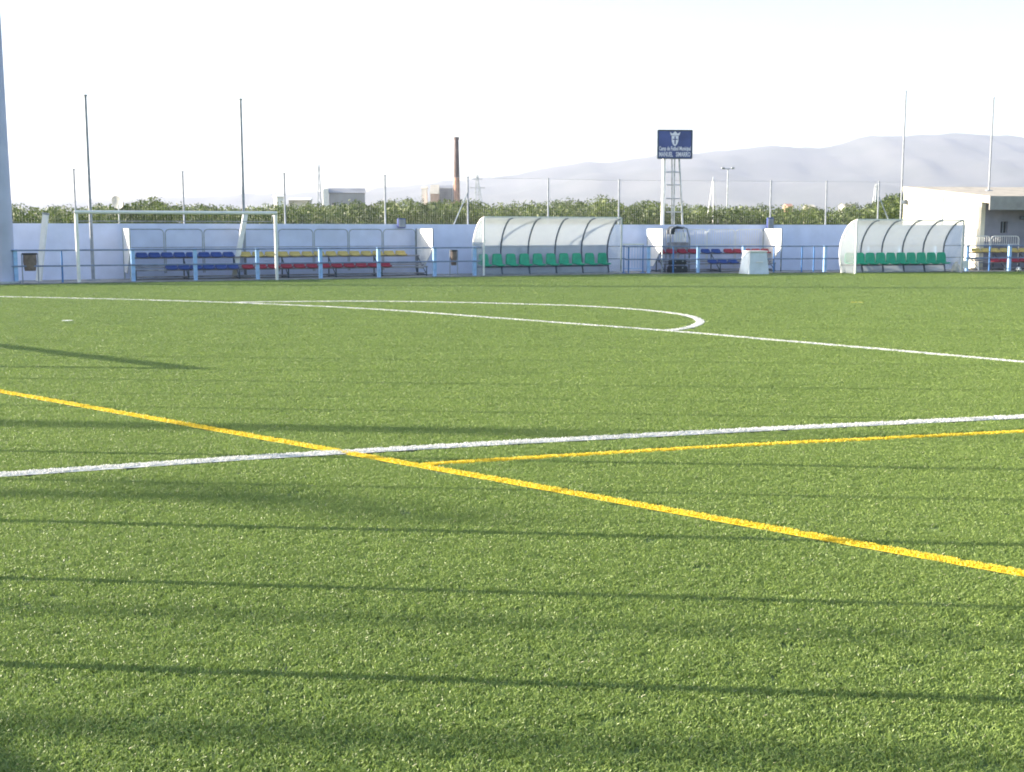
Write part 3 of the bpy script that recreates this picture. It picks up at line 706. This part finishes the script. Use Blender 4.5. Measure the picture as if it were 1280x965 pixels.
def trunk_mesh(seed, h):
    r = random.Random(seed); mb = MB(); mb.tube((0, 0, -.1), (0, 0, h*.45), .11, .08, 8)
    for i in range(5):
        a = i*1.26+r.random(); mb.tube((0, 0, h*.38), (math.cos(a)*h*.3, math.sin(a)*h*.3, h*(.7+.2*r.random())), .05, .02, 6)
    me = mb.mesh('trunk', True); me.materials.append(M['trunk']); return me
crowns = [crown_mesh(30+i, 1900, 1.75, 1.35, .095) for i in range(6)]; trunks = [trunk_mesh(50+i, 2.4) for i in range(3)]
def tree(x, y, s, sz, lab, grp, k, name='orange_tree'):
    t = thing(name, lab, 'tree', (x, y, -.08), random.random()*6.28, grp); t.scale = (s, s, sz)
    inst('trunk', trunks[k % 3], t, (0, 0, 0)); inst('crown', crowns[k % 6], t, (0, 0, 1.95))
k = 0
TPX = [0, 95, 140, 165, 190, 215, 240, 340, 420, 500, 560, 640, 700, 740, 790, 830, 900, 1000, 1080, 1100, 1130, 1300]
TPY = [257, 256, 256, 249, 247, 249, 256, 255, 251, 250, 251, 252, 250, 246, 248, 255, 256, 257, 256, 251, 246, 252]
for row, (Y, gap) in enumerate(((67, 2.6), (73, 2.7), (80, 2.8), (89, 3.0), (101, 3.3))):
    x = -.44*Y-3
    while x < .36*Y+2:
        px = 640+x/Y*1512; yt = np.interp(px, TPX, TPY)+random.uniform(-1.5, 3.5)+(2, 1, 0, 0, 0)[row]
        zone = 'left of the goal' if px < 95 else 'above the goal' if px < 345 else 'above the yellow seats' if px < 590 else 'above the left dugout' if px < 780 else 'near the blue sign' if px < 900 else 'left of the cream building'
        rn = ('first', 'second', 'third', 'fourth', 'fifth')[row]; top = 1.8+(288-yt)/1525*Y
        tree(x+random.uniform(-.4, .4), Y+random.uniform(-.8, .8), random.uniform(.92, 1.12)*(1+.04*row), top/3.28,
             'green orchard tree in the %s row beyond the wall, %s' % (rn, zone), 'orchard trees, %s row, %s' % (rn, zone), k); k += 1
        x += gap*random.uniform(.85, 1.15)
tree(A(1112, 250, 72).x, 72, .95, 1.18, 'tallest orchard tree, standing beside the cream building', None, 3)
tree(A(1124, 250, 78).x, 78, .9, 1.25, 'pointed orchard tree half behind the cream building corner', None, 4)
# a palm with a ragged head (in front of the far factory)
def palm(x, y, h, lab, sz=1.0):
    t = thing('palm_tree', lab, 'tree', (x, y, -.08)); mb = MB(); mb.tube((0, 0, 0), (0, 0, h), .2*sz, .14*sz, 8); mb.build('trunk', M['trunk'], t, True)
    r = random.Random(int(x*7)); v = []; f = []; tint = []
    for i in range(26):
        a = r.random()*6.28; el = r.uniform(-.2, 1.3); L_ = r.uniform(1.3, 1.9)*sz; prev = None
        for j in range(7):
            q = j/6; px_ = math.cos(a)*math.cos(el)*L_*q; py_ = math.sin(a)*math.cos(el)*L_*q; pz_ = math.sin(el)*L_*q-.55*sz*q*q
            for sgn in (-1, 1):
                b = len(v); sx, sy = -math.sin(a)*sgn, math.cos(a)*sgn; w_ = .34*sz*math.sin(math.pi*min(.95, q+.1))
                v += [(px_, py_, h+pz_), (px_+.09*math.cos(a), py_+.09*math.sin(a), h+pz_), (px_+sx*w_+.25*math.cos(a)*sz, py_+sy*w_+.25*math.sin(a)*sz, h+pz_-.1)]; f += [(b, b+1, b+2)]; tint += [r.random()]*3
    me = bpy.data.meshes.new('crown'); me.from_pydata(v, [], f); at = me.attributes.new('tint', 'FLOAT', 'POINT'); at.data.foreach_set('value', tint); me.materials.append(M['palm'])
    inst('crown', me, t, (0, 0, 0))
palm(A(522, 250, 100).x, 100, 3.7, 'dark ragged palm in front of the far factory', .95)
palm(A(1112, 250, 120).x, 120, 4.9, 'small dark palm beyond orchard beside the cream building', .6)
palm(A(1068, 250, 150).x, 150, 4.6, 'tiny far palm left of the cream building', .7)

# ------------------------------------------------------------------ far buildings
def far_box(name, lab, px0, px1, ytop, Y, mw, mroof, th=0, depth=10, roof=1.0, gable=None, wins=0):
    a = A(px0, 250, Y); L = lenalong(Vector((a.x, Y, 0)), th, px1); h = A((px0+px1)/2, ytop, Y).z
    t = thing(name, lab, 'building', (a.x, Y, -.08), th)
    mb = MB(); mb.box((L/2, depth/2, (h-roof)/2), (L, depth, h-roof)); mb.build('wall', mw, t)
    mb = MB(); hh = h-roof+.02
    mb.add([(-.2, -.3, hh), (L+.2, -.3, hh), (L+.2, depth+.3, hh), (-.2, depth+.3, hh), (-.2, depth/2, h), (L+.2, depth/2, h)], [(3,2,1,0),(0,1,5,4),(2,3,4,5),(1,2,5),(3,0,4)])
    mb.build('roof', mroof, t)
    for i in range(wins):
        x = L*(i+.5)/wins; w_ = MB().box((x, -.06, hh*.72), (L/wins*.45, .1, hh*.14)).build('window', M['window'], t)
    return t, L, h
far_box('warehouse', 'long grey warehouse with white gable end on the far left skyline', 412, 457, 234, 230, M['fargrey'], M['fargrey'], R(10), 5, 1.0, wins=4)
t = bpy.data.objects['warehouse']
mb = MB(); hq = A(408, 235, 230).z; mb.slab([(-1.25, -.2, 0), (-.2, -.2, 0), (-.2, -.2, hq), (-1.25, -.2, hq-.2)], (0, 5, 0)); mb.build('gable_wall', M['white'], t)
far_box('shed', 'low pale shed roof just left of the far warehouse', 361, 388, 246, 210, M['farwall'], M['white'], R(5), 5, .5)
far_box('shed', 'tiny white hut beside the pylon on left skyline', 346, 356, 242, 190, M['white'], M['white'], R(20), 3, .4)
far_box('factory_block', 'grey block joined to the chimney side of far factory', 548, 566, 231, 445, M['fargrey'], M['fargrey'], 0, 9, 1.2)
far_box('factory_block', 'peach coloured gabled block of the far factory', 538, 548, 230, 436, M['pink'], M['farwall'], 0, 9, 3.4, wins=1)
far_box('factory_block', 'narrow white tower block at left of far factory', 527, 534, 232, 440, M['white'], M['farwall'], 0, 5, 1.0)
far_box('house', 'tiny white far house below the mountains', 1057, 1065, 254, 300, M['white'], M['farwall'], 0, 6, .8)
far_box('house', 'tiny pinkish far house left of the cream building', 985, 990, 254, 320, M['pink'], M['brick'], 0, 6, .8)
far_box('house', 'tiny pale far house under the mountain centre', 1011, 1018, 255, 330, M['farwall'], M['farwall'], 0, 6, .8)
# chimney
CY_ = 440; cb = A(571, 250, CY_); ht = A(571, 171.5, CY_).z; cb.z = 0
t = thing('factory_chimney', 'tall slender brick chimney rising from the far factory', 'chimney', cb)
hs = A(571, 222, CY_).z
mb = MB(); mb.tube((0, 0, 0), (0, 0, hs), 1.35, 1.08, 20); mb.build('lower_shaft', M['brick'], t, True)
mb = MB(); mb.tube((0, 0, hs), (0, 0, ht-.9), 1.06, .78, 20); mb.build('upper_shaft', M['brick2'], t, True)
mb = MB(); mb.tube((0, 0, ht-.9), (0, 0, ht), .95, .95, 20); mb.build('crown_ring', M['brick2'], t, True)
mb = MB(); mb.box((-1.5, -.5, 6), (1.3, 1.3, 12.0)); mb.build('flue_base', M['pink'], t)
# pylons and masts on the skyline
def pylon(px, ytop, Y, lab, wb=1.2, arms=(), nlev=9):
    a = A(px, ytop, Y); h = a.z; t = thing('lattice_pylon', lab, 'pylon', (a.x, Y, 0), .3, None)
    mb = MB(); c = [(sx*wb/2, sy*wb/2) for sx, sy in ((-1,-1),(1,-1),(1,1),(-1,1))]
    for x, y in c: mb.tube((x, y, 0), (x*.15, y*.15, h), .05, n=4)
    mb.build('legs', M['steel'], t)
    mb = MB()
    for i in range(nlev):
        z0, z1 = h*i/nlev, h*(i+1)/nlev; k0, k1 = 1-.85*z0/h, 1-.85*z1/h
        for j in range(4):
            a_, b_ = c[j], c[(j+1) % 4]; mb.tube((a_[0]*k0, a_[1]*k0, z0), (b_[0]*k1, b_[1]*k1, z1), .028, n=4)
    mb.build('bracing', M['steel'], t)
    for z, l_ in arms:
        mb = MB(); mb.tube((-l_, 0, h*z), (l_, 0, h*z), .06, n=5); mb.build('cross_arm', M['steel'], t)
pylon(398.5, 206, 190, 'thin grey lattice mast left of the far warehouse', .9)
pylon(596.5, 218, 210, 'lattice pylon with crossarm right of the brick chimney', 1.6, ((.93, .9), (.8, 1.4)))
a = A(597, 222, 210); b = A(612, 250, 210)
mb = MB(); mb.tube((0, 0, 0), (a.x-b.x, 0, a.z), .07); t = thing('guy_cable', 'slanting guy cable anchored right of the far pylon', 'cable', (b.x, 210, 0)); mb.build('strand', M['steel'], t)
pylon(1096, 230, 130, 'small lattice pylon left of the cream building', 1.2, ((.95, .3),), 3)
a = A(891.5, 226, 70); t = thing('tripod_mast', 'pale three legged mast right of the blue sign', 'mast', (a.x, 70, 0))
for lx_, ly_ in ((-.62, 0), (.02, -.3), (.7, .5)):
    mb = MB(); mb.tube((lx_, ly_, 0), (lx_*.05, ly_*.05, a.z), .026 if lx_ < .5 else .015, n=8); mb.build('leg', M['white'] if lx_ < .5 else M['steel'], t)
mb = MB(); mb.tube((0, 0, a.z), (0, 0, a.z+.25), .05, .02); mb.build('finial', M['steel'], t)
a = A(910, 211, 150); t = thing('lamp_post', 'far pale lamp post with double head under the mountains', 'lamp', (a.x, 150, 0))
mb = MB(); mb.tube((0, 0, 0), (0, 0, a.z), .11, .07); mb.build('column', M['steel'], t, True)
mb = MB(); mb.tube((-.7, 0, a.z), (.7, 0, a.z), .05); mb.build('arm', M['steel'], t)
for x in (-.6, .6): mb = MB(); mb.bbox((x, 0, a.z+.1), (.4, .25, .18), .03); mb.build('lamp', M['steel'], t)
# white dish left
a = A(148, 250.5, 63.5); t = thing('satellite_dish', 'white satellite dish on a short mast over the left trees', 'dish', (a.x, a.y, -.08))
mb = MB(); mb.tube((0, 0, 0), (0, 0, a.z-.15), .04); mb.build('mast', M['steel'], t)
bm = bmesh.new(); k = 20; rr = [0, .1, .2, .3, .37]; ring = []
for q in rr:
    ring.append([bm.verts.new((q*math.cos(6.283*i/k)*1.05, q*q*.55, q*math.sin(6.283*i/k)*.95)) for i in range(k)] if q else [bm.verts.new((0, 0, 0))])
for i in range(k):
    bm.faces.new((ring[0][0], ring[1][i], ring[1][(i+1) % k]))
    for j in range(1, len(rr)-1): bm.faces.new((ring[j][i], ring[j+1][i], ring[j+1][(i+1) % k], ring[j][(i+1) % k]))
bmesh.ops.solidify(bm, geom=bm.faces[:], thickness=.02); me = bpy.data.meshes.new('reflector'); bm.to_mesh(me); bm.free(); me.materials.append(M['white'])
o = inst('reflector', me, t, (0, -.06, a.z)); o.rotation_euler = (R(-20), R(12), R(150))
mb = MB(); mb.tube((0, 0, a.z-.3), (-.3, .25, a.z+.15), .012); mb.build('feed_arm', M['steel'], t)

# ------------------------------------------------------------------ mountains
prof = [(-900,258),(-300,252),(100,250),(400,240),(540,228),(640,215),(700,207),(760,201),(800,195),(840,189),(880,189),(910,187),(950,181),(980,180),(1020,183),(1050,177),(1085,169),(1120,171),(1160,168),(1200,166),(1240,169),(1280,173),(1400,176),(1600,190),(2200,215)]
RY = 6200.0
rx_ = np.array([A(p, 288, RY).x for p, _ in prof]); rz_ = np.array([A(640, y, RY).z for _, y in prof])
xf = np.linspace(rx_[0], rx_[-1], 420); jr = np.random.default_rng(4).normal(0, 1, 420); jr = np.convolve(jr, [.2, .5, 1, .5, .2], 'same')*3.2 + 6*np.sin(xf/170.)*np.sin(xf/410.+1)
rz_ = np.interp(xf, rx_, rz_)+jr; rx_ = xf
nx, ny = 520, 64; X = np.linspace(rx_[0], rx_[-1], nx); Yv = np.linspace(3000, 8500, ny)
def fbm(x, y, seed):
    r = np.random.default_rng(seed); out = np.zeros_like(x); amp = 1.0; fr = 1/1400
    for o_ in range(6):
        for _ in range(3):
            a = r.uniform(0, 6.283); p = r.uniform(0, 6.283); out += amp*np.sin((x*np.cos(a)+y*np.sin(a))*fr*6.283+p+1.3*np.sin((x*np.sin(a)-y*np.cos(a))*fr*4+p))/3
        amp *= .5; fr *= 2.05
    return out
XX, YY = np.meshgrid(X, Yv); base = np.interp(XX, rx_, rz_)
t_ = np.clip((YY-3000)/(RY-3000), 0, 1); s_ = np.where(YY <= RY, t_**1.6, np.clip(1-(YY-RY)/2600, 0, 1))
nzv = fbm(XX, YY, 5); ZZ = base*s_*(1 + .16*nzv*(1-.85*np.exp(-((YY-RY)/300)**2))*np.clip(1.2-s_*.5, 0, 1)) + 4*fbm(XX*4, YY*4, 9)*s_ - 2
V = [(float(a), float(b), float(c)) for a, b, c in zip(XX.ravel(), YY.ravel(), ZZ.ravel())]
F = [(j*nx+i, j*nx+i+1, (j+1)*nx+i+1, (j+1)*nx+i) for j in range(ny-1) for i in range(nx-1)]
mb = MB(); mb.v = V; mb.f = F; mb.build('mountains', M['hill'], kind='structure', smooth=True)

# ------------------------------------------------------------------ things left of the frame whose shadows reach the pitch
COT = 1/math.tan(SUN_EL); SH = Vector((math.sin(SUN_AZ), -math.cos(SUN_AZ), 0))      # direction shadows run
def back(px, py, h): return G(px, py) - SH*h*COT
lf = thing('stadium_fence', 'row of tall slim steel posts standing left of the pitch', 'fence')
prev = []
for py, r in ((833, .031), (725, .027), (653, .034), (601, .02), (565.5, .032), (534, .012), (508, .024), (491, .014), (474, .03), (460, .018), (445, .028), (428.5, .02), (416, .02), (404, .03), (392, .02), (382, .02)):
    p0 = G(0, py); t__ = (1.0+.04*p0.y)/SH.x; p = p0-SH*t__
    mb = MB(); mb.tube((0, 0, 0), (0, 0, 7.0), r, n=8); o = mb.build('post', M['steel'], lf); o.location = p; prev.append(p)
# second goal, standing left of the frame
h2 = 2.3; c1 = back(243, 462, h2); c2 = c1 + (G(0, 432.5)-G(243, 462)).normalized()*7.0
gth2 = math.atan2((c2-c1).y, (c2-c1).x); gl2 = 7.0
g2 = thing('football_goal', 'white goal standing at the near left, out of the photo', 'goal', c1, gth2)
for x in (0, gl2):
    mb = MB(); mb.tube((x, 0, 0), (x, 0, h2-.06), .06, n=12); mb.build('post', M['white'], g2, True)
mb = MB(); mb.tube((-.06, 0, h2), (gl2+.06, 0, h2), .075, n=12); mb.build('crossbar', M['white'], g2, True)
# floodlight masts further left
for i, (pa, pb, hgt) in enumerate((((180, 601), (610, 657), 8.0), ((480, 536), (760, 548), 10.0))):
    a, b = back(*pa, hgt), back(*pb, hgt); m_ = (a+b)/2; th = math.atan2((b-a).y, (b-a).x); L = (b-a).length
    t = thing('floodlight_mast', ('nearer' if i == 0 else 'farther')+' floodlight mast standing left of the pitch, out of the photo', 'mast', m_, th)
    mb = MB(); mb.tube((0, 0, 0), (0, 0, hgt), .16, .10, n=12); mb.build('column', M['steel'], t, True)
    mb = MB(); mb.beam((-L/2, 0, hgt-.1), (L/2, 0, hgt-.1), .08, .08); mb.build('cross_arm', M['steel'], t)
    for k in range(5):
        mb = MB(); mb.bbox((-L/2+L*(k+.5)/5, 0, hgt+.1), (L/14, .12, .12), .02); mb.build('lamp', M['grey'], t)
for py, hg, rr, lab in ((762, 13, .055, 'nearer added shadow pole far left of the pitch, out of the photo'), (907, 12, .08, 'nearest added shadow pole far left of the pitch, out of the photo'), (528, 16, .055, 'farther added shadow pole far left of the pitch, out of the photo')):  # poles added out of view for the soft shadow streaks they cast
    p = G(0, py)-SH*24; t = thing('net_pole', lab, 'pole', p, 0, 'tall slim ball stop poles')
    mb = MB(); mb.tube((0, 0, 0), (0, 0, hg), rr, rr*.8, n=12); mb.build('shaft', M['steel'], t, True)
    mb = MB(); mb.bbox((0, 0, .03), (.5, .5, .06), .01); mb.build('base_plate', M['grey'], t)
# box added out of view on the left to shade the near corner
h3 = 1.06; a = back(-50, 870, h3); b = back(112, 990, h3); th = math.atan2((b-a).y, (b-a).x); L = (b-a).length
t = thing('shadow_box', 'green wheeled box at near left, added unseen to shade the pitch corner', 'container', a, th)
mb = MB(); mb.bbox((L/2, -.5, .55), (L, 1.0, .9), .03); mb.build('body', M['green'], t)
mb = MB(); mb.bbox((L/2, -.5, 1.03), (L+.02, 1.02, .06), .02); mb.build('lid', M['green'], t)
for x in (.15, L-.15):
    for y in (-.12, -.88): mb = MB(); mb.tube((x, y-.03, .07), (x, y+.03, .07), .07, n=12); mb.build('wheel', M['black'], t)

# ------------------------------------------------------------------ haze
hz = bpy.data.materials.new('haze'); hz.use_nodes = True; n = hz.node_tree.nodes; n.remove(n['Principled BSDF'])
pv = n.new('ShaderNodeVolumePrincipled'); pv.inputs['Color'].default_value = (.64, .69, .86, 1); pv.inputs['Density'].default_value = 1.25e-4; pv.inputs['Anisotropy'].default_value = .2
hz.node_tree.links.new(pv.outputs[0], n['Material Output'].inputs['Volume'])
mb = MB(); mb.box((0, 4200, 330), (18600, 9900, 664)); mb.build('haze', hz, kind='stuff', label='pale distant haze over the plain')
